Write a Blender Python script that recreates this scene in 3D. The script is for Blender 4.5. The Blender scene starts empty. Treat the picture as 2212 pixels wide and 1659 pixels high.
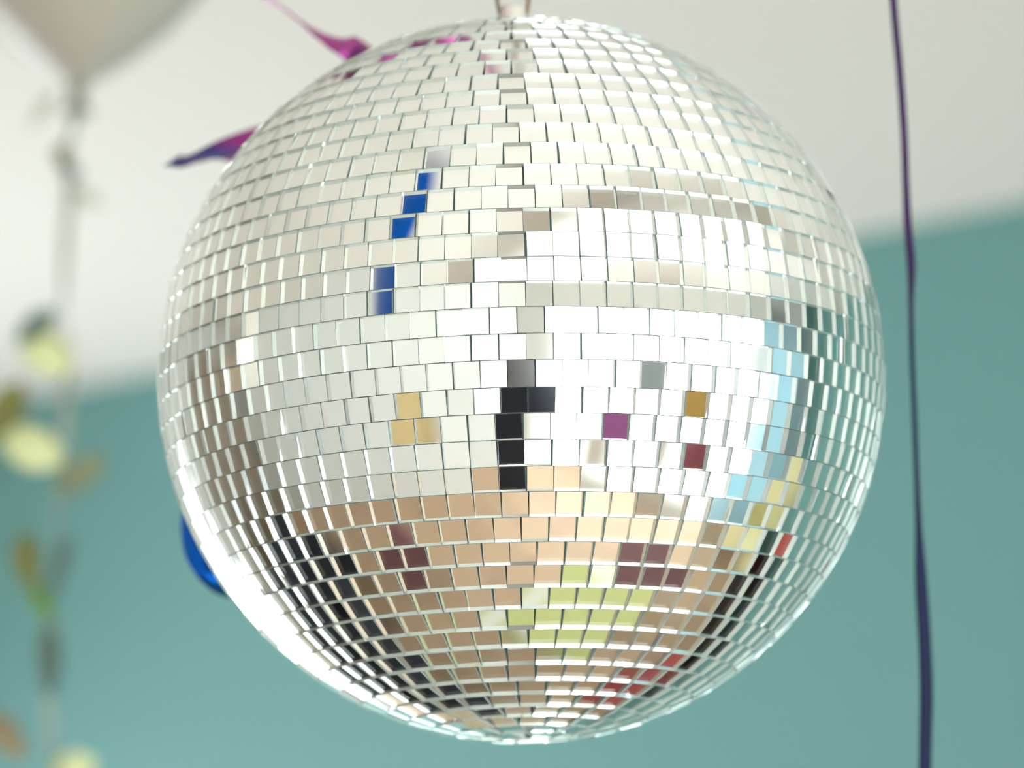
import bpy, bmesh, math, random
from mathutils import Vector, Matrix, noise

random.seed(7)
scene = bpy.context.scene
COL = scene.collection

# ------------------------------------------------------------------ camera
BALL_R = 0.15
BALL = Vector((0.0, 0.0, 1.84))
CEIL = 2.60
FWD0 = Vector((0.738, 0.675, 0.0)).normalized()      # horizontal heading from photographer to ball
RGT0 = Vector((FWD0.y, -FWD0.x, 0.0))
UP0 = Vector((0, 0, 1))


def P(x, y, z=0.0):
    """point given as metres to the photographer's right / ahead of the ball / above the floor"""
    return RGT0 * x + FWD0 * y + UP0 * z


CAM_POS = BALL + P(0, -1.76637, -0.35296)
F_PX = 9400.0
head, pitch = math.radians(-0.1219), math.radians(11.248)
fwd = (FWD0 * math.cos(head) + RGT0 * math.sin(head)) * math.cos(pitch) + UP0 * math.sin(pitch)
rgt = RGT0 * math.cos(head) - FWD0 * math.sin(head)
up = rgt.cross(fwd)
cd = bpy.data.cameras.new('view_camera')
cam = bpy.data.objects.new('view_camera', cd)
COL.objects.link(cam)
m = Matrix((rgt, up, -fwd)).transposed().to_4x4()
m.translation = CAM_POS
cam.matrix_world = m
cd.sensor_fit = 'HORIZONTAL'
cd.sensor_width = 36.0
cd.lens = F_PX / 2212.0 * 36.0
cd.clip_start = 0.02
cd.dof.use_dof = True
cd.dof.focus_distance = 1.662
cd.dof.aperture_fstop = cd.lens / 24.0
scene.camera = cam

# ------------------------------------------------------------------ light and exposure
world = bpy.data.worlds.new('overcast_sky')
scene.world = world
world.use_nodes = True
wn = world.node_tree.nodes
bg = wn['Background']
bg.inputs['Color'].default_value = (0.94, 0.965, 1.0, 1)
bg.inputs['Strength'].default_value = 5.0
scene.view_settings.view_transform = 'Standard'
scene.view_settings.look = 'None'
scene.view_settings.gamma = 1.0
scene.view_settings.use_curve_mapping = False
scene.view_settings.exposure = 0.5

X0, X1, Y0, Y1 = -2.0, 2.45, -1.95, 3.4
WIN1 = (-1.80, 2.1, 0.06, 2.27)       # x0, x1, z0, z1 in the wall y = Y0
WIN2 = (0.3, 2.35, 0.2, 1.95)         # in the wall y = Y1


def portal(name, loc, rot, sx, sz):
    l = bpy.data.lights.new(name, 'AREA')
    l.shape = 'RECTANGLE'
    l.size, l.size_y = sx, sz
    l.cycles.is_portal = True
    o = bpy.data.objects.new(name, l)
    o.location = loc
    o.rotation_euler = rot
    COL.objects.link(o)


portal('window_daylight', ((WIN1[0] + WIN1[1]) / 2, Y0 - 0.02, (WIN1[2] + WIN1[3]) / 2), (math.pi / 2, 0, 0),
       WIN1[1] - WIN1[0], WIN1[3] - WIN1[2])
portal('window_daylight', ((WIN2[0] + WIN2[1]) / 2, Y1 + 0.02, (WIN2[2] + WIN2[3]) / 2), (-math.pi / 2, 0, 0),
       WIN2[1] - WIN2[0], WIN2[3] - WIN2[2])


# ------------------------------------------------------------------ helpers
def W(px, py, depth):
    """scene point that lies `depth` metres ahead of the lens"""
    return CAM_POS + (fwd + rgt * ((px - 1106) / F_PX) + up * ((829.5 - py) / F_PX)) * depth


def mat(name, col, rough=0.5, metal=0.0, spec=0.5, noise_amt=0.0, noise_scale=20.0, bump=0.0, trans=0.0, alpha=None):
    mt = bpy.data.materials.new(name)
    mt.use_nodes = True
    nt = mt.node_tree
    b = nt.nodes['Principled BSDF']
    b.inputs['Base Color'].default_value = (*col, 1)
    b.inputs['Roughness'].default_value = rough
    b.inputs['Metallic'].default_value = metal
    b.inputs['Specular IOR Level'].default_value = spec
    b.inputs['Specular IOR Level'].default_value = spec
    if noise_amt or bump:
        tc = nt.nodes.new('ShaderNodeTexCoord')
        nz = nt.nodes.new('ShaderNodeTexNoise')
        nz.inputs['Scale'].default_value = noise_scale
        nz.inputs['Detail'].default_value = 5
        nt.links.new(tc.outputs['Object'], nz.inputs['Vector'])
        if noise_amt:
            mx = nt.nodes.new('ShaderNodeMix')
            mx.data_type = 'RGBA'
            mx.inputs['A'].default_value = (*[c * (1 - noise_amt) for c in col], 1)
            mx.inputs['B'].default_value = (*[min(1, c * (1 + noise_amt)) for c in col], 1)
            nt.links.new(nz.outputs['Fac'], mx.inputs['Factor'])
            nt.links.new(mx.outputs['Result'], b.inputs['Base Color'])
        if bump:
            bp = nt.nodes.new('ShaderNodeBump')
            bp.inputs['Strength'].default_value = bump
            bp.inputs['Distance'].default_value = 0.002
            nt.links.new(nz.outputs['Fac'], bp.inputs['Height'])
            nt.links.new(bp.outputs['Normal'], b.inputs['Normal'])
    if trans:
        out = nt.nodes['Material Output']
        tr = nt.nodes.new('ShaderNodeBsdfTranslucent')
        tr.inputs['Color'].default_value = (*col, 1)
        ms = nt.nodes.new('ShaderNodeMixShader')
        ms.inputs['Fac'].default_value = trans
        nt.links.new(b.outputs[0], ms.inputs[1])
        nt.links.new(tr.outputs[0], ms.inputs[2])
        nt.links.new(ms.outputs[0], out.inputs['Surface'])
    return mt


def link(name, mesh, parent=None, mats=None, smooth=False):
    if isinstance(mesh, bmesh.types.BMesh):
        me = bpy.data.meshes.new(name)
        mesh.to_mesh(me)
        mesh.free()
        mesh = me
    if mats:
        for x in (mats if isinstance(mats, (list, tuple)) else [mats]):
            mesh.materials.append(x)
    if smooth:
        for p in mesh.polygons:
            p.use_smooth = True
    o = bpy.data.objects.new(name, mesh)
    COL.objects.link(o)
    if parent:
        o.parent = parent
    return o


def empty(name, loc=(0, 0, 0), rz=0.0):
    o = bpy.data.objects.new(name, None)
    o.empty_display_size = 0.05
    COL.objects.link(o)
    o.location = loc
    o.rotation_euler = (0, 0, rz)
    return o


def tag(o, label, cat, group=None, kind=None):
    o['label'] = label
    o['category'] = cat
    if group:
        o['group'] = group
    if kind:
        o['kind'] = kind
    return o


def struct(o, label):
    o['kind'] = 'structure'
    o['label'] = label
    return o


def box(bm, x0, x1, y0, y1, z0, z1, bev=0.0, seg=2):
    r = bmesh.ops.create_cube(bm, size=1.0)
    vs = r['verts']
    for v in vs:
        v.co = Vector(((x0 + x1) / 2 + v.co.x * (x1 - x0), (y0 + y1) / 2 + v.co.y * (y1 - y0), (z0 + z1) / 2 + v.co.z * (z1 - z0)))
    if bev:
        es = list({e for v in vs for e in v.link_edges})
        bmesh.ops.bevel(bm, geom=es, offset=bev, segments=seg, affect='EDGES', profile=0.5)
    return bm


def boxes(*bs, bev=0.0, seg=2):
    bm = bmesh.new()
    for b in bs:
        box(bm, *b, bev=bev, seg=seg)
    return bm


def lathe(profile, seg=32, cap=True):
    """profile: list of (radius, z); turned about z"""
    bm = bmesh.new()
    rings = []
    for r, z in profile:
        if r < 1e-6:
            rings.append([bm.verts.new((0, 0, z))])
        else:
            rings.append([bm.verts.new((r * math.cos(2 * math.pi * k / seg), r * math.sin(2 * math.pi * k / seg), z)) for k in range(seg)])
    for a, b in zip(rings, rings[1:]):
        for k in range(seg):
            k2 = (k + 1) % seg
            if len(a) == 1 and len(b) == 1:
                continue
            if len(a) == 1:
                bm.faces.new((a[0], b[k2], b[k]))
            elif len(b) == 1:
                bm.faces.new((a[k], a[k2], b[0]))
            else:
                bm.faces.new((a[k], a[k2], b[k2], b[k]))
    if cap:
        for rg, flip in ((rings[0], True), (rings[-1], False)):
            if len(rg) > 1:
                bm.faces.new(rg[::-1] if flip else rg)
    bmesh.ops.recalc_face_normals(bm, faces=bm.faces)
    return bm


def catmull(pts, n=10):
    pts = [Vector(p) for p in pts]
    out = []
    for i in range(len(pts) - 1):
        p0 = pts[max(i - 1, 0)]
        p1, p2 = pts[i], pts[i + 1]
        p3 = pts[min(i + 2, len(pts) - 1)]
        for k in range(n):
            t = k / n
            out.append(0.5 * ((2 * p1) + (p2 - p0) * t + (2 * p0 - 5 * p1 + 4 * p2 - p3) * t * t + (3 * p1 - p0 - 3 * p2 + p3) * t ** 3))
    out.append(pts[-1])
    return out


def tube(pts, r, seg=8, n=10, closed=False, smooth=True):
    path = catmull(pts, n) if smooth else [Vector(p) for p in pts]
    bm = bmesh.new()
    rings = []
    last = None
    for i, p in enumerate(path):
        t = (path[min(i + 1, len(path) - 1)] - path[max(i - 1, 0)]).normalized()
        a = last if last is not None else (Vector((1, 0, 0)) if abs(t.x) < 0.8 else Vector((0, 1, 0)))
        a = (a - t * a.dot(t)).normalized()
        last = a
        b = t.cross(a)
        rr = r(i / (len(path) - 1)) if callable(r) else r
        rings.append([bm.verts.new(p + (a * math.cos(2 * math.pi * k / seg) + b * math.sin(2 * math.pi * k / seg)) * rr) for k in range(seg)])
    for a, b in zip(rings, rings[1:]):
        for k in range(seg):
            bm.faces.new((a[k], a[(k + 1) % seg], b[(k + 1) % seg], b[k]))
    bm.faces.new(rings[0][::-1])
    bm.faces.new(rings[-1])
    bmesh.ops.recalc_face_normals(bm, faces=bm.faces)
    return bm


def lead(a, b, d, wf, gap=0.022):
    """evenly spaced ribbon control points from a down to (not including) b"""
    n = max(2, int((b - a).length / gap))
    return [(a.lerp(b, i / n), d, wf) for i in range(n)]


def strip(ctrl, width, thick=0.00025, n=12):
    """flat ribbon: ctrl = [(point, width direction, width factor)]"""
    pts = catmull([c[0] for c in ctrl], n)
    dirs = catmull([c[1] for c in ctrl], n)
    wf = [v.x for v in catmull([Vector((c[2], 0, 0)) for c in ctrl], n)]
    bm = bmesh.new()
    rows = []
    for i, p in enumerate(pts):
        t = (pts[min(i + 1, len(pts) - 1)] - pts[max(i - 1, 0)]).normalized()
        d = dirs[i]
        d = (d - t * d.dot(t)).normalized()
        nn = t.cross(d)
        h = width * wf[i] / 2
        row = []
        for k in range(5):                      # slightly cupped across its width
            s = -1 + k * 0.5
            row.append(p + d * (h * s) + nn * (h * 0.16 * (1 - s * s)))
        rows.append(([bm.verts.new(q + nn * thick / 2) for q in row], [bm.verts.new(q - nn * thick / 2) for q in row]))
    for (a, b), (c, e) in zip(rows, rows[1:]):
        for k in range(4):
            bm.faces.new((a[k], a[k + 1], c[k + 1], c[k]))
            bm.faces.new((b[k + 1], b[k], e[k], e[k + 1]))
        bm.faces.new((a[0], c[0], e[0], b[0]))
        bm.faces.new((a[4], b[4], e[4], c[4]))
    for (a, b), fl in ((rows[0], 0), (rows[-1], 1)):
        for k in range(4):
            f = (a[k], b[k], b[k + 1], a[k + 1])
            bm.faces.new(f[::-1] if fl else f)
    bmesh.ops.recalc_face_normals(bm, faces=bm.faces)
    return bm


# ------------------------------------------------------------------ room shell
M_ceil = mat('ceiling_paint', (0.87, 0.82, 0.775), 0.9, noise_amt=0.02, noise_scale=2.0)
M_white = mat('white_wall_paint', (0.80, 0.80, 0.77), 0.85, noise_amt=0.02, noise_scale=2.0)
M_teal = mat('teal_wall_paint', (0.145, 0.322, 0.312), 0.8, noise_amt=0.03, noise_scale=3.0, bump=0.05)
M_frame = mat('white_window_paint', (0.85, 0.85, 0.83), 0.4)
M_dark_trim = mat('dark_baseboard_paint', (0.03, 0.025, 0.025), 0.5)

mw = bpy.data.materials.new('wooden_floor')
mw.use_nodes = True
nt = mw.node_tree
b = nt.nodes['Principled BSDF']
tc = nt.nodes.new('ShaderNodeTexCoord')
mp = nt.nodes.new('ShaderNodeMapping')
mp.inputs['Scale'].default_value = (1.0, 1.0, 1.0)
br = nt.nodes.new('ShaderNodeTexBrick')
br.inputs['Scale'].default_value = 1.0
br.inputs['Brick Width'].default_value = 1.2
br.inputs['Row Height'].default_value = 0.12
br.inputs['Mortar Size'].default_value = 0.002
br.inputs['Color1'].default_value = (0.56, 0.39, 0.26, 1)
br.inputs['Color2'].default_value = (0.50, 0.34, 0.22, 1)
br.inputs['Mortar'].default_value = (0.12, 0.07, 0.04, 1)
nt.links.new(tc.outputs['Object'], mp.inputs['Vector'])
nt.links.new(mp.outputs[0], br.inputs['Vector'])
nt.links.new(br.outputs['Color'], b.inputs['Base Color'])
b.inputs['Roughness'].default_value = 0.45

T = 0.12
struct(link('floor', boxes((X0 - T, X1 + T, Y0 - T, Y1 + T, -T, 0)), mats=mw), 'tan wooden floor, reflected in the lower mirror tiles')
struct(link('ceiling', boxes((X0 - T, X1 + T, Y0 - T, Y1 + T, CEIL, CEIL + T)), mats=M_ceil), 'off-white painted ceiling above the mirror ball')
struct(link('wall_back', boxes((X1, X1 + T, Y0 - T, Y1 + T, 0, CEIL)), mats=M_teal), 'teal painted wall behind the mirror ball')
struct(link('wall_front', boxes((X0 - T, X0, Y0 - T, Y1 + T, 0, CEIL)), mats=M_white), 'white wall beside the photographer')


def wall_with_hole(name, y0, y1, win, m, label):
    a, c, z0, z1 = win
    struct(link(name, boxes((X0, a, y0, y1, 0, CEIL), (c, X1, y0, y1, 0, CEIL), (a, c, y0, y1, 0, z0), (a, c, y0, y1, z1, CEIL)), mats=m), label)


wall_with_hole('wall_right', Y0 - T, Y0, WIN1, M_white, 'white wall with the large window')
wall_with_hole('wall_left', Y1, Y1 + T, WIN2, M_white, 'white wall with the smaller window')
struct(link('baseboard_back', boxes((X1 - 0.018, X1, Y0, Y1, 0, 0.12), bev=0.004), mats=M_dark_trim), 'dark baseboard along the teal wall')

M_pane = bpy.data.materials.new('window_glass')
M_pane.use_nodes = True
nt = M_pane.node_tree
nt.nodes.clear()
out = nt.nodes.new('ShaderNodeOutputMaterial')
tr = nt.nodes.new('ShaderNodeBsdfTransparent')
tr.inputs['Color'].default_value = (0.96, 0.98, 0.97, 1)
gl = nt.nodes.new('ShaderNodeBsdfGlossy')
gl.inputs['Roughness'].default_value = 0.02
ms = nt.nodes.new('ShaderNodeMixShader')
ms.inputs[0].default_value = 0.05
nt.links.new(tr.outputs[0], ms.inputs[1])
nt.links.new(gl.outputs[0], ms.inputs[2])
nt.links.new(ms.outputs[0], out.inputs[0])


def window(name, win, y, nx, nz, label):
    a, c, z0, z1 = win
    w = 0.05
    root = empty(name, ((a + c) / 2, y, z0))
    struct(root, label)
    ox, oz = (a + c) / 2, z0
    fr = link('window_frame', boxes((a - ox, a - ox + w, -.03, .03, 0, z1 - oz), (c - ox - w, c - ox, -.03, .03, 0, z1 - oz),
                                    (a - ox + w, c - ox - w, -.03, .03, 0, w), (a - ox + w, c - ox - w, -.03, .03, z1 - oz - w, z1 - oz), bev=0.003), root, M_frame)
    dx, dz = (c - a) / nx, (z1 - z0) / nz
    for i in range(1, nx):
        x = a - ox + i * dx
        link('mullion', boxes((x - .022, x + .022, -.02, .02, w, z1 - oz - w), bev=0.003), root, M_frame)
    for j in range(1, nz):
        z = j * dz
        link('transom', boxes((a - ox + w, c - ox - w, -.017, .017, z - .018, z + .018), bev=0.003), root, M_frame)
    for i in range(nx):
        for j in range(nz):
            link('pane', boxes((a - ox + i * dx + .01, a - ox + (i + 1) * dx - .01, -.002, .002, j * dz + .01, (j + 1) * dz - .01)), root, M_pane)
    return root


window('window_1', WIN1, Y0 - 0.06, 4, 1, 'large bright window, reflected white in the mirror tiles')
window('window_2', WIN2, Y1 + 0.06, 2, 1, 'smaller bright window, reflected white along the ball edge')

# ------------------------------------------------------------------ mirror ball
TH = 0.0022
M_tglass = bpy.data.materials.new('tile_glass')
M_tglass.use_nodes = True
nt = M_tglass.node_tree
nt.nodes.clear()
out = nt.nodes.new('ShaderNodeOutputMaterial')
g = nt.nodes.new('ShaderNodeBsdfGlass')
g.inputs['IOR'].default_value = 1.5
g.inputs['Roughness'].default_value = 0.0
g.inputs['Color'].default_value = (0.985, 0.995, 0.985, 1)
nt.links.new(g.outputs[0], out.inputs[0])

M_silver = mat('tile_silvering', (0.96, 0.965, 0.95), 0.0, 1.0)
M_edge = bpy.data.materials.new('tile_cut_edge')
M_edge.use_nodes = True
nt = M_edge.node_tree
nt.nodes.clear()
out = nt.nodes.new('ShaderNodeOutputMaterial')
gl = nt.nodes.new('ShaderNodeBsdfGlossy')
gl.inputs['Color'].default_value = (0.92, 0.97, 0.95, 1)
gl.inputs['Roughness'].default_value = 0.12
df = nt.nodes.new('ShaderNodeBsdfDiffuse')
df.inputs['Color'].default_value = (0.84, 0.93, 0.90, 1)
ms = nt.nodes.new('ShaderNodeMixShader')
ms.inputs[0].default_value = 0.3
nt.links.new(gl.outputs[0], ms.inputs[1])
nt.links.new(df.outputs[0], ms.inputs[2])
nt.links.new(ms.outputs[0], out.inputs[0])
M_glue = mat('tile_adhesive', (0.34, 0.48, 0.45), 0.7)

LATS = [58.1, 53.9, 50.11, 46.3, 42.17, 38.15, 34.4, 30.46, 26.53, 22.42, 18.62, 14.77, 10.93, 7.0, 3.25, -0.56, -4.51, -8.35, -12.31,
        -16.14, -20.0, -23.91, -27.76, -31.7, -35.7, -39.56, -43.52, -47.44, -51.44, -55.35, -59.29, -63.27, -67.19, -71.0, -74.9, -78.76]
SEAM = [-0.92, 2.81, -1.94, -0.9, 1.71, 2.0, -1.78, 0.33, 2.14, 0.77, 2.52, 0.58, 0.83, 0.98, 0.73, -0.63, 0.64, 1.83, 0.74, -0.22, 0.13,
        0.25, 0.67, -0.76, -2.97, 1.52, -1.18, 1.7, 0.21, 2.09, 2.34, -3.85, -4.05, 1.89, -7.35]
top = [58.1 + 3.9 * k for k in range(1, 8)][::-1]
bot = [-78.76 - 3.9 * k for k in range(1, 3)]
rows = []
full = top + LATS + bot
for i in range(len(full) - 1):
    k = i - len(top)
    rows.append((full[i], full[i + 1], SEAM[k] if 0 <= k < len(SEAM) else random.uniform(-3, 3), k))

ball = empty('mirror_ball', BALL)
ball.rotation_mode = 'QUATERNION'
# hung a little askew: the axis leans about a degree
view_axis = (BALL - CAM_POS).normalized()
q = Matrix.Rotation(math.radians(-1.2), 3, view_axis)
zax = q @ UP0
yax = (FWD0 - zax * FWD0.dot(zax)).normalized()
xax = yax.cross(zax)
BM = Matrix((xax, yax, zax)).transposed()
ball.rotation_quaternion = BM.to_quaternion()
tag(ball, 'large mirror ball covered in square glass tiles, hanging under the ceiling', 'mirror ball')

bm = bmesh.new()
bmesh.ops.create_uvsphere(bm, u_segments=96, v_segments=64, radius=BALL_R - TH - 0.0011)
link('core', bm, ball, M_glue, True)

cam_local = BM.inverted() @ (CAM_POS - BALL)
BOXF = [((4, 5, 6, 7), 0), ((3, 2, 1, 0), 1), ((0, 1, 5, 4), 2), ((1, 2, 6, 5), 2), ((2, 3, 7, 6), 2), ((3, 0, 4, 7), 2)]
TILT = {(17, -1): (-1.3, 0.0), (18, 0): (0.2, -1.6)}     # (row, column) -> extra tilt in degrees (about east, about north)
tiles = []
rnd = random.Random(11)
for la, lb, seam, k in rows:
    lm = math.radians((la + lb) / 2)
    narrow = math.cos(math.radians(max(abs(la), abs(lb))))
    pitch_w = math.radians(3.93)
    n = max(3, int(2 * math.pi * narrow / pitch_w + 0.15))
    step = 2 * math.pi / n
    h = BALL_R * math.radians(la - lb) - 0.00028
    w = min(BALL_R * narrow * step, BALL_R * math.radians(3.98)) - 0.0003
    row_tilt = rnd.gauss(0, 0.5) * (0.15 if 13 <= k <= 24 else 1)
    js = 0.3 if 13 <= k <= 24 else 0.5
    for j in range(n):
        lon = math.radians(seam) + (j + 0.5) * step + rnd.gauss(0, 0.0012)
        nrm = Vector((math.cos(lm) * math.sin(lon), -math.cos(lm) * math.cos(lon), math.sin(lm)))
        east = Vector((math.cos(lon), math.sin(lon), 0))
        north = nrm.cross(east)
        jj = j if j < n / 2 else j - n
        te, tn = TILT.get((k, jj), (rnd.gauss(0, js) + row_tilt, rnd.gauss(0, js)))
        rot = Matrix.Rotation(math.radians(te), 3, east) @ Matrix.Rotation(math.radians(tn), 3, north) @ Matrix.Rotation(rnd.gauss(0, 0.007), 3, nrm)
        mm = (rot @ Matrix((east, north, nrm)).transposed()).to_4x4()
        c = nrm * (BALL_R - TH + rnd.uniform(-0.00012, 0.00012))
        mm.translation = c
        vis = (cam_local - nrm * BALL_R).normalized().dot(nrm)
        tiles.append((vis * w * h, (k, jj), mm, w, h))
tiles.sort(key=lambda t: -t[0])
cache = {}
bv, bf, bi = [], [], []
for i, (area, key, mm, w, h) in enumerate(tiles):
    vs = [Vector((sx * w / 2, sy * h / 2, z)) for z in (0, TH) for sx, sy in ((-1, -1), (1, -1), (1, 1), (-1, 1))]
    if i < 300:
        ck = (round(w, 7), round(h, 7))
        if ck not in cache:
            me = bpy.data.meshes.new('mirror_tile')
            me.from_pydata(vs, [], [f for f, _ in BOXF])
            for x in (M_tglass, M_silver, M_edge):
                me.materials.append(x)
            for p, (_, mi) in zip(me.polygons, BOXF):
                p.material_index = mi
            cache[ck] = me
        o = bpy.data.objects.new('mirror_tile', cache[ck])
        COL.objects.link(o)
        o.parent = ball
        o.matrix_local = mm
    else:
        base = len(bv)
        bv += [mm @ v for v in vs]
        for f, mi in BOXF:
            bf.append(tuple(base + q for q in f))
            bi.append(mi)
me = bpy.data.meshes.new('mirror_tiles')
me.from_pydata(bv, [], bf)
for x in (M_tglass, M_silver, M_edge):
    me.materials.append(x)
me.polygons.foreach_set('material_index', bi)
o = link('outer_mirror_tiles', me, ball)
o['kind'] = 'stuff'
o['label'] = 'smaller looking mirror tiles towards the edge of the ball'

M_cap = mat('ferrule_metal', (0.82, 0.80, 0.76), 0.22, 0.9)
M_wire = mat('brown_wire', (0.20, 0.15, 0.085), 0.45, 0.3)
cap = link('cap', lathe([(0.017, 0), (0.017, 0.0012), (0.0065, 0.002), (0.0058, 0.003), (0.0058, 0.0105), (0.0048, 0.0115), (0, 0.0118)], 28), ball, M_cap, True)
cap.location = (0, 0, BALL_R - 0.0012)
ring_pts = []
for k in range(25):
    a = 2 * math.pi * k / 24
    ring_pts.append((0.0069 * math.copysign(abs(math.cos(a)) ** 0.7, math.cos(a)), 0, 0.004 + 0.019 * (1 + math.sin(a))))
ring = link('hanging_ring', tube(ring_pts, 0.0009, 8, 4), ball, M_wire, True)
ring.location = (0, 0, BALL_R - 0.003)
topz = BALL + zax * (BALL_R + 0.039)
cord = empty('ball_hanger', (topz.x, topz.y, CEIL))
tag(cord, 'thin brown cord from the ceiling to the ring on the mirror ball', 'hanger')
link('cord', tube([(0, 0, topz.z - CEIL), (0.0005, 0, (topz.z - CEIL) / 2), (0, 0, -0.01)], 0.0012, 8, 8), cord, M_wire, True)
link('ceiling_hook', lathe([(0.02, 0), (0.02, -0.004), (0.006, -0.008), (0.004, -0.02), (0, -0.022)], 20), cord, M_cap, True)

# ------------------------------------------------------------------ foil ribbons
def foil(name, stops, rough=0.22, axis='Z', lo=0.0, hi=1.0, metal=0.85, spec=0.5):
    mt = bpy.data.materials.new(name)
    mt.use_nodes = True
    nt = mt.node_tree
    b = nt.nodes['Principled BSDF']
    b.inputs['Metallic'].default_value = metal
    b.inputs['Specular IOR Level'].default_value = spec
    b.inputs['Roughness'].default_value = rough
    tc = nt.nodes.new('ShaderNodeTexCoord')
    sp = nt.nodes.new('ShaderNodeSeparateXYZ')
    mr = nt.nodes.new('ShaderNodeMapRange')
    mr.inputs['From Min'].default_value = lo
    mr.inputs['From Max'].default_value = hi
    cr = nt.nodes.new('ShaderNodeValToRGB')
    while len(cr.color_ramp.elements) < len(stops):
        cr.color_ramp.elements.new(0.5)
    for e, (p, c) in zip(cr.color_ramp.elements, stops):
        e.position = p
        e.color = (*c, 1)
    nt.links.new(tc.outputs['Object'], sp.inputs[0])
    nt.links.new(sp.outputs[axis], mr.inputs['Value'])
    nt.links.new(mr.outputs[0], cr.inputs[0])
    nt.links.new(cr.outputs[0], b.inputs['Base Color'])
    return mt


PURPLE, NAVY, MAGENTA, BLUE = (0.026, 0.005, 0.042), (0.002, 0.006, 0.032), (0.42, 0.03, 0.30), (0.0, 0.10, 0.50)
# straight hanging ribbon beside the ball
dR = 1.90
rp = [(1926, -60), (1933, 40), (1944, 160), (1953, 290), (1957, 400), (1961, 490), (1968, 570), (1968, 660), (1970, 760), (1974, 870), (1979, 1000),
      (1984, 1130), (1990, 1260), (1998, 1400), (2001, 1500), (1999, 1600), (1997, 1720)]
wr = [.62, .62, .62, .62, .62, .7, .75, .45, .45, .45, .45, .6, 1.05, 1.1, 1.15, 1.1, 1.1]
top_p = W(1926, -60, dR)
ctrl = lead(Vector((top_p.x, top_p.y, CEIL - 0.001)), top_p, rgt + fwd * .36, .66)
for (px, py), wf in zip(rp, wr):
    ang = 0.35 + 0.55 * math.exp(-((py - 820) / 170.0) ** 2)
    ctrl.append((W(px, py, dR), rgt * math.cos(ang) + fwd * math.sin(ang), wf / max(0.4, math.cos(ang))))
zt, zb = W(1968, 0, dR).z, W(1968, 1659, dR).z
o = link('hanging_ribbon', strip(ctrl, 0.0052), None, foil('purple_navy_foil', [(0, NAVY), (0.55, NAVY), (0.75, PURPLE), (1, PURPLE)], 0.5, 'Z', zb, zt, 0.0, 0.12), True)
tag(o, 'long thin ribbon hanging straight down beside the mirror ball, purple above and navy below', 'ribbon')

# curling ribbon that winds behind the ball
dC = 2.0
cp = [((548, -25), 1.97, (0.25, 0.9, -0.35), .6), ((600, 12), 1.96, (0.25, 0.92, -0.25), .6), ((660, 55), 1.95, (0.28, 0.92, -0.1), .6), ((712, 86), 1.94, (0.35, 0.85, 0.35), .7),
      ((765, 114), 1.94, (0.45, 0.55, 0.7), .85), ((815, 180), 1.98, (0.7, 0.4, 0.6), .9), ((760, 262), 2.02, (0.3, 0.4, 0.85), .8), ((640, 276), 2.0, (0.1, 0.6, 0.75), .62),
      ((530, 306), 1.96, (0.05, 0.78, 0.62), .62), ((440, 336), 1.93, (0.05, 0.92, 0.36), .6), ((375, 347), 1.925, (0.02, 0.97, 0.22), .45), ((368, 349), 1.95, (0.3, 0.6, 0.22), .4), ((420, 344), 1.985, (0.05, 0.97, 0.2), .4), ((500, 345), 2.01, (0.05, 0.9, 0.3), .5),
      ((600, 420), 2.05, (0.9, 0.4, 0.3), 1), ((600, 700), 2.05, (0.9, 0.3, 0.1), 1), ((490, 960), 2.0, (0.9, 0.3, 0.1), 1), ((434, 1090), 1.95, (0.95, 0.3, 0.0), .9),
      ((436, 1165), 1.93, (0.95, 0.3, 0.05), 1.1), ((462, 1220), 1.92, (0.9, 0.3, 0.35), 1.15), ((520, 1252), 1.93, (0.5, 0.3, 0.8), 1.1), ((610, 1240), 1.97, (0.1, 0.3, 0.95), 1), ((700, 1180), 2.0, (0.1, 0.3, 0.95), 1)]
tp = W(430, -110, 1.98)
wl_dir = rgt * .2 + fwd * .7 - up * .6
tp = W(950, -360, 1.85)
ctrl = lead(Vector((tp.x, tp.y, CEIL - 0.001)), tp, wl_dir, .9)
for px, py, d in ((950, -360, 1.85), (915, -270, 1.85), (846, -205, 1.855), (738, -180, 1.85), (650, -150, 1.85), (585, -112, 1.87), (550, -68, 1.92)):
    ctrl.append((W(px, py, d), wl_dir, 0.95))
for (px, py), d, wd, wf in cp:
    ctrl.append((W(px, py, d), rgt * wd[0] + fwd * wd[1] + up * wd[2], wf))
z0, z1 = W(500, 1280, 1.95).z, W(500, 0, 1.95).z
o = link('curling_ribbon', strip(ctrl, 0.0165), None,
         foil('magenta_blue_foil', [(0, BLUE), (0.5, BLUE), (0.718, (0.02, 0.02, 0.22)), (0.735, (0.03, 0.02, 0.25)), (0.765, (0.30, 0.015, 0.22)), (1, (0.42, 0.10, 0.30))], 0.25, 'Z', z0, z1), True)
tag(o, 'shiny magenta and blue foil ribbon curling out from behind the mirror ball', 'ribbon')

# blue ribbon mirrored in a column of tiles
bp = BALL + P(-0.30, -0.41, 0)
ctrl = []
for k in range(9):
    z = CEIL - 0.001 - k * 0.085
    a = 0.5 * math.sin(k * 1.1)
    ctrl.append((Vector((bp.x + 0.012 * math.sin(k * .9), bp.y + 0.012 * math.cos(k * .9), z)), Vector((math.cos(2.2 + a), math.sin(2.2 + a), 0)), 1))
o = link('hanging_ribbon', strip(ctrl, 0.042), None, foil('blue_foil', [(0, BLUE), (1, BLUE)], 0.3), True)
tag(o, 'bright blue ribbon seen only as blue reflections in a few upper mirror tiles', 'ribbon')


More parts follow.
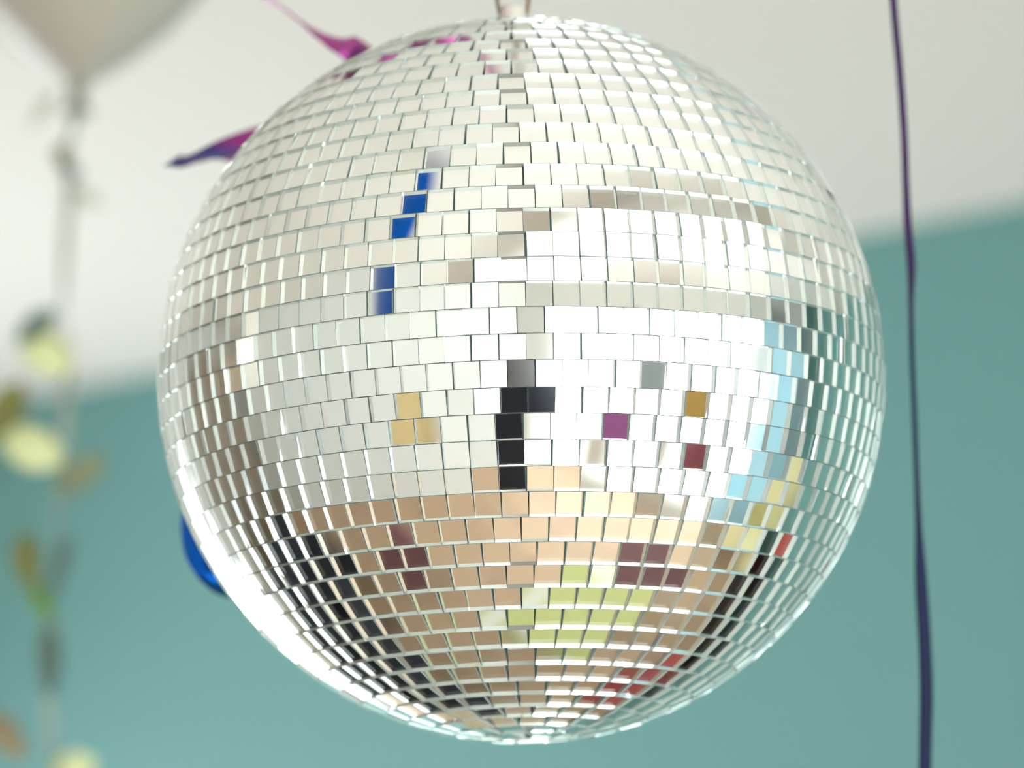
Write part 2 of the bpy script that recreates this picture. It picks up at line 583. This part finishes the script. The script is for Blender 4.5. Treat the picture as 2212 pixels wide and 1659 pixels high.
# ------------------------------------------------------------------ balloons
def balloon_profile(r, tall):
    pr = []
    for k in range(25):
        t = k / 24
        a = math.pi * (1 - t)
        z = (1 + math.cos(a)) / 2
        rad = math.sin(a) ** 0.9 if 0 < t < 1 else 0
        shape = rad * (0.62 + 0.38 * min(1, z * 1.7)) * r
        pr.append((shape if 0 < t < 1 else 0.0, z * tall))
    pr[0] = (0.006, 0.0)
    return pr


M_latex = mat('white_latex', (0.66, 0.635, 0.57), 0.3, trans=0.4)
M_latex.node_tree.nodes['Principled BSDF'].inputs['Coat Weight'].default_value = 0.6
dB = 3.05
knot = W(168, 186, dB)
bal = empty('balloon', knot)
tag(bal, 'pale white balloon floating against the ceiling, knot pointing down', 'balloon')
H = CEIL - 0.002 - knot.z
prof = [(0.0045, 0.0)]
for hgt, half in ((0.005, 0.015), (0.018, 0.038), (0.038, 0.066), (0.064, 0.092), (0.09, 0.11), (0.12, 0.122), (0.15, 0.126), (0.18, 0.121), (0.21, 0.105), (0.232, 0.082), (0.247, 0.055), (0.255, 0.027), (0.2575, 0)):
    prof.append((half, hgt * H / 0.2575))
link('balloon_body', lathe(prof, 48, cap=False), bal, M_latex, True)
M_knot = mat('latex_knot', (0.20, 0.21, 0.15), 0.45)
link('knot', lathe([(0.0, 0.004), (0.006, 0.002), (0.0075, -0.003), (0.004, -0.008), (0.007, -0.014), (0.0115, -0.019), (0.011, -0.0195), (0, -0.016)], 20), bal, M_knot, True)

# paper leaf garland on the balloon string
M_string = mat('grey_green_string', (0.30, 0.33, 0.27), 0.6)
gar = empty('leaf_garland', W(160, 235, dB))
tag(gar, 'blurred string of paper leaves hanging below the pale balloon', 'garland')
org = gar.location.copy()
gp = [(166, 215), (160, 260), (148, 320), (146, 350), (150, 420), (142, 520), (138, 620), (140, 700), (146, 800), (140, 900), (132, 1010), (124, 1120), (112, 1250), (105, 1380), (104, 1500), (112, 1640), (118, 1800)]
link('cord', strip([(W(x, y, dB) - org, rgt * math.cos(i * .7) + fwd * math.sin(i * .7), 1) for i, (x, y) in enumerate(gp)], 0.007, 0.0005), gar, M_string, True)


def leaf(px, py, length, width, ang, m, tiltf=0.0, depth=dB, bend=0.12):
    """pointed oval paper leaf with a folded midrib; ang = direction in degrees, 0 = right, 90 = up"""
    bm = bmesh.new()
    L, N = length, 10
    rows_ = []
    for i in range(N + 1):
        t = i / N
        hw = width / 2 * math.sin(math.pi * t) ** 0.75 if 0 < t < 1 else 0.0004
        zc = bend * L * math.sin(math.pi * t)
        rows_.append([bm.verts.new((t * L - L / 2, s * hw, zc - abs(s) * hw * -0.25)) for s in (-1, -.5, 0, .5, 1)])
    for a, c in zip(rows_, rows_[1:]):
        for k in range(4):
            bm.faces.new((a[k], a[k + 1], c[k + 1], c[k]))
    r = bmesh.ops.solidify(bm, geom=bm.faces[:], thickness=0.0005)
    o = link('leaf', bm, gar, m, True)
    a = math.radians(ang)
    xd = rgt * math.cos(a) + up * math.sin(a) + fwd * tiltf
    xd.normalize()
    nd = -fwd - xd * (-fwd).dot(xd)
    nd.normalize()
    yd = nd.cross(xd)
    mm = Matrix((xd, yd, nd)).transposed().to_4x4()
    mm.translation = W(px, py, depth) - org
    o.matrix_local = mm
    return o


M_lime = mat('yellow_green_paper', (0.84, 0.86, 0.55), 0.5, trans=0.35)
M_olive = mat('olive_paper', (0.30, 0.30, 0.10), 0.6, trans=0.2)
M_green = mat('green_paper', (0.22, 0.42, 0.10), 0.6, trans=0.25)
M_tan = mat('tan_paper', (0.36, 0.38, 0.24), 0.6, trans=0.25)
M_greyl = mat('grey_paper', (0.19, 0.27, 0.23), 0.6, trans=0.2)
M_peach = mat('peach_paper', (0.46, 0.38, 0.25), 0.6, trans=0.25)
leaf(100, 758, 0.050, 0.030, -38, M_lime)
leaf(78, 706, 0.040, 0.018, 40, M_greyl, 0.4)
leaf(70, 966, 0.052, 0.031, -25, M_lime)
leaf(14, 890, 0.050, 0.026, 65, M_olive, 0.3)
leaf(172, 1028, 0.050, 0.020, 42, M_tan, 0.6)
leaf(62, 1215, 0.050, 0.020, 100, M_olive, 0.5)
leaf(88, 1292, 0.040, 0.013, -58, M_green)
leaf(130, 1225, 0.052, 0.013, 78, M_greyl, 0.4)
leaf(108, 1420, 0.058, 0.018, 92, M_greyl, 0.2)
leaf(18, 1590, 0.044, 0.022, 130, M_peach, 0.3)
leaf(158, 1662, 0.034, 0.026, 20, M_lime)
leaf(135, 335, 0.018, 0.013, 80, M_olive, 0.2)
leaf(150, 366, 0.020, 0.011, -40, M_greyl, 0.2)
leaf(95, 235, 0.034, 0.010, 55, mat('pale_paper', (0.70, 0.70, 0.62), 0.6, trans=0.3), 0.2)
leaf(185, 425, 0.026, 0.010, -30, mat('pale_paper', (0.66, 0.68, 0.58), 0.6, trans=0.3), 0.2)


def hung_balloon(loc, r, m, mname, label):
    root = empty('balloon', loc)
    tag(root, label, 'balloon')
    pr = [(rr, -z) for rr, z in balloon_profile(r, r * 2.5)]
    link('balloon_body', lathe(pr, 32, cap=False), root, m, True)
    link('knot', lathe([(0.003, 0.0), (0.008, 0.012), (0, 0.014)], 14), root, m, True)
    link('cord', tube([(0, 0, 0.01), (0.002, 0, (CEIL - loc[2]) / 2), (0, 0, CEIL - loc[2] - .001)], 0.001, 6, 6), root, M_string, True)


hung_balloon((-.37, -1.21, 1.41), 0.10, mat('purple_latex', (0.36, 0.10, 0.31), 0.3), '', 'purple balloon seen only as a purple tile right of the mirror ball centre')
hung_balloon((.16, -1.37, 1.62), 0.09, mat('gold_latex', (0.55, 0.33, 0.08), 0.25), '', 'golden balloon seen only as an ochre tile in the bright part of the ball')
hung_balloon((.30, -1.30, 1.26), 0.10, mat('maroon_latex', (0.20, 0.03, 0.05), 0.25), '', 'maroon balloon seen only as a dark red tile in the bright part of the ball')
hung_balloon((-.20, -1.37, 1.72), 0.075, mat('silver_latex', (0.36, 0.40, 0.42), 0.25), '', 'grey balloon seen only as a slate tile in the bright part of the ball')

# ------------------------------------------------------------------ furniture that shows in the mirror tiles
M_lcloth = mat('lime_tablecloth', (0.56, 0.57, 0.24), 0.8, bump=0.2, noise_scale=60)
M_leg = mat('steel_leg', (0.4, 0.4, 0.4), 0.3, 0.9)
t = empty('party_table', (0.14, -0.24, 0))
tag(t, 'square table under the mirror ball, reflected in the bottom tiles', 'table')
link('tabletop', boxes((-.30, .30, -.30, .30, .715, .74), bev=.004), t, M_frame)
for sx in (-1, 1):
    for sy in (-1, 1):
        link('leg', boxes((sx * .26 - .02, sx * .26 + .02, sy * .26 - .02, sy * .26 + .02, 0, .715), bev=.003), t, M_leg)
bm = bmesh.new()
N = 28
vs = {}
for i in range(N + 1):
    for j in range(N + 1):
        x, y = -0.44 + 0.88 * i / N, -0.44 + 0.88 * j / N
        dx, dy = max(0, abs(x) - .305), max(0, abs(y) - .305)
        d = dx + dy
        z = 0.743 - d * 0.98
        wav = 0.02 * math.sin(14 * (x + y)) * min(1, d * 8)
        vx = math.copysign(min(abs(x), .307 + wav + d * .06), x)
        vy = math.copysign(min(abs(y), .307 + wav + d * .06), y)
        vs[i, j] = bm.verts.new((vx, vy, z))
for i in range(N):
    for j in range(N):
        bm.faces.new((vs[i, j], vs[i + 1, j], vs[i + 1, j + 1], vs[i, j + 1]))
bmesh.ops.recalc_face_normals(bm, faces=bm.faces)
cl = link('tablecloth', bm, None, M_lcloth, True)
cl.location = (0.14, -0.24, 0)
md = cl.modifiers.new('Thickness', 'SOLIDIFY')
md.thickness = 0.0015
tag(cl, 'yellow-green tablecloth, reflected as lime tiles low on the ball', 'tablecloth')

M_maroon = mat('maroon_upholstery', (0.11, 0.038, 0.040), 0.7, bump=0.2, noise_scale=120)


def padded_seat(name, loc, rz, hx, hy, label, cat):
    r = empty(name, loc, rz)
    tag(r, label, cat)
    link('cushion', boxes((-hx, hx, -hy, hy, .37, .46), bev=.03, seg=3), r, M_maroon)
    link('apron', boxes((-hx + .03, hx - .03, -hy + .03, hy - .03, .31, .37), bev=.004), r, M_dark_trim)
    for sx in (-1, 1):
        for sy in (-1, 1):
            link('leg', tube([(sx * (hx - .05), sy * (hy - .05), .33), (sx * (hx - .03), sy * (hy - .03), 0)], lambda q: .02 - .006 * q, 8, 2), r, M_dark_trim)


padded_seat('stool', (-.86, .38, 0), math.radians(-25), .26, .2, 'maroon upholstered stool, reflected in dark red tiles left of the lime ones', 'stool')
padded_seat('bench', (.52, -.84, 0), math.radians(4), .38, .17, 'maroon upholstered bench, reflected in dark red tiles right of the lime ones', 'bench')

M_char = mat('charcoal_fabric', (0.012, 0.014, 0.02), 0.85, bump=0.2, noise_scale=150)
s = empty('sofa', (-.02, 1.5, 0))
tag(s, 'long charcoal sofa, reflected as black tiles low on the left of the ball', 'sofa')
link('base', boxes((-1.05, 1.05, -.42, .42, .1, .3), bev=.02), s, M_char)
for k in range(3):
    link('seat_cushion', boxes((-.86 + k * .575, -.29 + k * .575, -.44, .2, .305, .46), bev=.04, seg=3), s, M_char)
    link('back_cushion', boxes((-.86 + k * .575, -.29 + k * .575, .1, .3, .44, .86), bev=.05, seg=3), s, M_char)
link('backrest', boxes((-1.05, 1.05, .28, .44, .28, .8), bev=.03, seg=3), s, M_char)
for sx in (-1, 1):
    link('armrest', boxes((sx * .96 - .09, sx * .96 + .09, -.42, .44, .28, .62), bev=.03, seg=3), s, M_char)
    for sy in (-1, 1):
        link('leg', boxes((sx * .96 - .03, sx * .96 + .03, sy * .36 - .03, sy * .36 + .03, 0, .1)), s, M_dark_trim)

M_black = mat('black_lacquer', (0.012, 0.010, 0.010), 0.35)
s = empty('low_sideboard', (2.2, -.15, 0))
tag(s, 'low black sideboard along the teal wall, reflected as a dark column of tiles', 'sideboard')
link('body', boxes((-.2, .2, -.8, .8, .06, .42), bev=.004), s, M_black)
for k in range(4):
    d = link('door', boxes((-.215, -.2, -.79 + k * .395, -.405 + k * .395, .08, .40), bev=.003), s, M_black)
    link('handle', boxes((-.222, -.215, -.61 + k * .395, -.585 + k * .395, .33, .37)), d, M_leg)
link('top', boxes((-.215, .21, -.81, .81, .42, .44), bev=.004), s, M_black)
link('plinth', boxes((-.17, .18, -.77, .77, 0, .06)), s, M_black)

M_yel = mat('yellow_upholstery', (0.88, 0.81, 0.46), 0.8, bump=0.2, noise_scale=120)
s = empty('armchair', (2.0, -1.38, 0), math.radians(-130))
s.scale = (.8, .8, 1.0)
tag(s, 'yellow high-back armchair in the corner, reflected as yellow tiles at right', 'armchair')
link('seat', boxes((-.3, .3, -.35, .3, .25, .45), bev=.05, seg=3), s, M_yel)
link('backrest', boxes((-.36, .36, .2, .36, .25, 1.15), bev=.06, seg=3), s, M_yel)
for sx in (-1, 1):
    link('armrest', boxes((sx * .32 - .07, sx * .32 + .07, -.35, .3, .2, .62), bev=.04, seg=3), s, M_yel)
    for sy in (-1, 1):
        link('leg', tube([(sx * .28, sy * .28, .26), (sx * .3, sy * .3, 0)], .02, 8, 2), s, M_dark_trim)

M_red = mat('red_upholstery', (0.34, 0.06, 0.05), 0.75, bump=0.2, noise_scale=120)


def ottoman(loc, r, h, label):
    o = empty('ottoman', loc)
    tag(o, label, 'ottoman')
    link('cushion', lathe([(0, .04), (r * .93, .04), (r, .07), (r * 1.02, h * .5), (r, h - .05), (r * .9, h), (0, h + .015)], 32), o, M_red, True)
    link('piping', tube([(r * 1.0 * math.cos(k * math.pi / 12), r * 1.0 * math.sin(k * math.pi / 12), h - .05) for k in range(25)], .007, 6, 2), o, M_maroon, True)
    link('foot_ring', lathe([(0, 0), (r * .8, 0), (r * .8, .04), (0, .04)], 24), o, M_dark_trim)


ottoman((1.62, .5, 0), .3, .4, 'red round ottoman by the teal wall, reflected in tiles near the ball bottom')
bm = boxes((-.07, .07, -.22, .22, 0, .40), bev=.065, seg=4)
o = link('cushion', bm, None, M_red, True)
o.location = (2.25, -.72, .44)
tag(o, 'red cushion on the low sideboard, reflected in red tiles at lower right', 'cushion')

M_wood = mat('grey_brown_wood', (0.27, 0.215, 0.16), 0.55, noise_amt=0.15, noise_scale=8)
s = empty('wardrobe', (-1.12, 3.1, 0))
tag(s, 'tall grey-brown wardrobe, reflected as brown tiles on the left of the ball', 'wardrobe')
link('body', boxes((-.8, .8, -.26, .28, .05, 2.2), bev=.004), s, M_wood)
for k in range(3):
    x = -.79 + k * .53
    d = link('door', boxes((x, x + .52, -.28, -.262, .1, 2.15), bev=.003), s, M_wood)
    link('handle', boxes((x + .44, x + .46, -.31, -.28, 1.0, 1.25), bev=.003), d, M_leg)
link('cornice', boxes((-.83, .83, -.3, .29, 2.2, 2.25), bev=.01), s, M_wood)
link('plinth', boxes((-.78, .78, -.22, .27, 0, .05)), s, M_wood)


# ------------------------------------------------------------------ photographer
def skin(name, verts, edges, radii, mats, parent=None, root=0, sub=2):
    me = bpy.data.meshes.new(name)
    me.from_pydata(verts, edges, [])
    o = link(name, me, parent, mats)
    md = o.modifiers.new('Skin', 'SKIN')
    md.use_smooth_shade = True
    for i, r in enumerate(radii):
        r = r if isinstance(r, tuple) else (r, r)
        me.skin_vertices[0].data[i].radius = r
        me.skin_vertices[0].data[i].use_root = (i == root)
    s = o.modifiers.new('Subdivision', 'SUBSURF')
    s.levels = s.render_levels = sub
    return o


M_body = bpy.data.materials.new('dark_clothes_and_skin')
M_body.use_nodes = True
nt = M_body.node_tree
b = nt.nodes['Principled BSDF']
b.inputs['Roughness'].default_value = 0.8
tc = nt.nodes.new('ShaderNodeTexCoord')


def nmath(op, a, bb):
    nd = nt.nodes.new('ShaderNodeMath')
    nd.operation = op
    for i, v in enumerate((a, bb)):
        if isinstance(v, (int, float)):
            nd.inputs[i].default_value = v
        else:
            nt.links.new(v, nd.inputs[i])
    return nd.outputs[0]


sp = nt.nodes.new('ShaderNodeSeparateXYZ')
nt.links.new(tc.outputs['Object'], sp.inputs[0])
is_head = nmath('GREATER_THAN', sp.outputs['Z'], 1.305)
is_hand = nmath('MULTIPLY', nmath('GREATER_THAN', sp.outputs['Y'], 0.17), nmath('GREATER_THAN', sp.outputs['Z'], 1.41))
is_leg = nmath('LESS_THAN', sp.outputs['Z'], 0.92)
is_shoe = nmath('LESS_THAN', sp.outputs['Z'], 0.09)


def mixc(fac, a, bb):
    mx = nt.nodes.new('ShaderNodeMix')
    mx.data_type = 'RGBA'
    nt.links.new(fac, mx.inputs['Factor'])
    for k, v in (('A', a), ('B', bb)):
        if isinstance(v, tuple):
            mx.inputs[k].default_value = (*v, 1)
        else:
            nt.links.new(v, mx.inputs[k])
    return mx.outputs['Result']


c1 = mixc(is_leg, (0.012, 0.016, 0.028), (0.016, 0.018, 0.03))
c2 = mixc(is_shoe, c1, (0.01, 0.01, 0.01))
c3 = mixc(nmath('MAXIMUM', is_head, is_hand), c2, (0.55, 0.34, 0.25))
nt.links.new(c3, b.inputs['Base Color'])

pp = BALL + P(-0.05, -2.03)
person = empty('person', (pp.x, pp.y, 0), math.atan2(FWD0.y, FWD0.x) - math.pi / 2)
tag(person, 'person in dark clothes raising a camera, mirrored in the dark centre tiles', 'person')
V, E_, Rr = [], [], []


def chain(pts, start=None):
    prev = start
    idx = []
    for p_, r_ in pts:
        V.append(p_)
        Rr.append(r_)
        i = len(V) - 1
        if prev is not None:
            E_.append((prev, i))
        prev = i
        idx.append(i)
    return idx


sp_ = chain([((0, 0, .90), (.135, .10)), ((0, 0, 1.0), (.125, .095)), ((0, .0, 1.12), (.14, .10)), ((0, 0, 1.24), (.15, .105)), ((0, 0, 1.31), (.09, .075)), ((0, .01, 1.36), (.052, .055)),
             ((0, .02, 1.42), (.055, .062)), ((0, .03, 1.48), (.070, .088)), ((0, .025, 1.55), (.072, .092)), ((0, .015, 1.60), (.05, .062))])
for s_ in (-1, 1):
    chain([((s_ * .085, 0, .84), (.085, .09)), ((s_ * .09, .01, .66), (.08, .085)), ((s_ * .09, .02, .46), (.07, .072)), ((s_ * .095, 0, .30), (.065, .07)), ((s_ * .1, -.01, .12), (.036, .04)),
           ((s_ * .1, 0, .055), (.042, .045)), ((s_ * .11, .09, .035), (.042, .03)), ((s_ * .12, .15, .03), (.032, .022))], sp_[0])
hands = []
for s_ in (-1, 1):
    ix = chain([((s_ * .12, 0, 1.285), (.06, .06)), ((s_ * .19, .0, 1.25), (.055, .055)), ((s_ * .225, .03, 1.13), (.045, .045)), ((s_ * .23, .08, 1.06), (.04, .04)), ((s_ * .17, .13, 1.2), (.034, .034)),
                ((s_ * .105, .165, 1.37), (.025, .025)), ((s_ * .082, .172, 1.415), (.034, .022)), ((s_ * .07, .18, 1.455), (.036, .02))], sp_[3])
    hands.append(ix[-1])
    for q in range(4):          # fingers wrap forward round the camera body
        zz = 1.435 + q * .018
        ln = (0.9, 1.0, .95, .8)[q]
        chain([((s_ * .075, .19, zz), .0085), ((s_ * .074, .19 + .03 * ln, zz + .003), .008), ((s_ * .058, .19 + .042 * ln, zz + .004), .0075), ((s_ * .04, .19 + .04 * ln, zz + .003), .0065)], ix[-1])
    chain([((s_ * .066, .165, 1.43), .010), ((s_ * .05, .15, 1.45), .009), ((s_ * .038, .148, 1.465), .008)], ix[-2])
skin('body', V, E_, Rr, [M_body], person, 0, 2)
M_hair = mat('dark_hair', (0.02, 0.014, 0.01), 0.5)
bm = bmesh.new()
bmesh.ops.create_uvsphere(bm, u_segments=24, v_segments=16, radius=1)
for v in list(bm.verts):
    v.co = Vector((v.co.x * .088, v.co.y * .105 + .008, v.co.z * .10 + 1.555))
bmesh.ops.delete(bm, geom=[v for v in bm.verts if (v.co.y > .078 and v.co.z < 1.55) or v.co.z < 1.46], context='VERTS')
link('hair', bm, person, M_hair, True)
M_cam = mat('black_camera_plastic', (0.01, 0.01, 0.012), 0.4)
cb = empty('camera', CAM_POS - FWD0 * 0.16 - UP0 * 0.035, math.atan2(FWD0.y, FWD0.x) - math.pi / 2)
tag(cb, 'black camera held up by the person, mirrored in a dark tile', 'camera')
link('camera_body', boxes((-.075, .075, -.03, .03, -.055, .05), bev=.008, seg=3), cb, M_cam)
link('viewfinder', boxes((-.022, .022, -.035, .025, .04, .062), bev=.006), cb, M_cam)
ln = link('lens_barrel', lathe([(.030, .0), (.033, .01), (.033, .07), (.036, .075), (.036, .105), (.032, .105), (.028, .095), (0, .09)], 32), cb, M_cam, True)
ln.rotation_euler = (-math.pi / 2, 0, 0)
ln.location = (0, .028, 0.01)

# ------------------------------------------------------------------ ceiling beam and picture that the tiles mirror, plus an added wall lamp
struct(link('trim_1', boxes((X0, X1, -1.02, -.80, CEIL - .09, CEIL), bev=.004), mats=M_ceil), 'shallow ceiling beam parallel to the large window')
pf = empty('framed_picture', (X0 + .012, -.24, 1.14))
tag(pf, 'small yellow picture on the white wall, reflected in two ochre tiles', 'picture')
link('canvas', boxes((-.008, .004, -.17, .17, -.23, .23)), pf, mat('ochre_paint', (0.66, 0.50, 0.24), 0.6, noise_amt=.25, noise_scale=9))
link('frame', boxes((-.011, .012, -.19, -.17, -.25, .25), (-.011, .012, .17, .19, -.25, .25), (-.011, .012, -.17, .17, .23, .25), (-.011, .012, -.17, .17, -.25, -.23), bev=.002), pf, M_frame)
wl = empty('added_wall_lamp', (X0, 2.41, 1.98))  # added glowing globe that whitens two tiles; no lamp is known on this wall
tag(wl, 'added glowing white wall lamp, put in to brighten two tiles left of centre', 'lamp')
link('backplate', boxes((0, .02, -.06, .06, -.06, .06), bev=.005), wl, M_frame)
link('arm', tube([(.015, 0, 0), (.08, 0, -.03), (.12, 0, -.02), (.13, 0, .02)], .009, 8, 6), wl, M_leg, True)
M_glow = mat('added_lamp_globe', (0.9, 0.88, 0.8), 0.4)
bb = M_glow.node_tree.nodes['Principled BSDF']
bb.inputs['Emission Color'].default_value = (1, 0.95, 0.85, 1)
bb.inputs['Emission Strength'].default_value = 4.0
gb = link('added_lamp_shade', lathe([(0.03, 0), (0.09, .03), (0.13, .09), (0.145, .16), (0.13, .23), (0.09, .28), (0, .31)], 32), wl, M_glow, True)
gb.location = (.15, 0, .02)

# light blue curtain drawn to the end of the large window
M_curt = mat('light_blue_curtain', (0.58, 0.74, 0.79), 0.85, trans=0.4)
bm = bmesh.new()
prev = None
NC = 120
for i in range(NC + 1):
    x = 1.22 + (2.42 - 1.22) * i / NC
    y = Y0 + 0.075 + 0.032 * math.sin(i * 2 * math.pi / 10) + 0.006 * math.sin(i * 1.7)
    cur = [bm.verts.new((x - 1.77, y - Y0, z)) for z in (0.02, 0.7, 1.4, 2.05, 2.44)]
    if prev:
        for a, b in zip(range(4), range(1, 5)):
            bm.faces.new((prev[a], cur[a], cur[b], prev[b]))
    prev = cur
ct = empty('curtain', (1.77, Y0, 0))
tag(ct, 'light blue curtain beside the large window, reflected in pale blue tiles at right', 'curtain')
o = link('curtain_fabric', bm, ct, M_curt, True)
md = o.modifiers.new('Thickness', 'SOLIDIFY')
md.thickness = 0.001
link('curtain_rod', tube([(-.75, .075, 2.47), (0, .075, 2.47), (.64, .075, 2.47)], .011, 10, 4), ct, M_leg, True)
for x in (-.7, .6):
    link('rod_bracket', boxes((x - .01, x + .01, 0, .08, 2.455, 2.485), bev=.002), ct, M_leg)
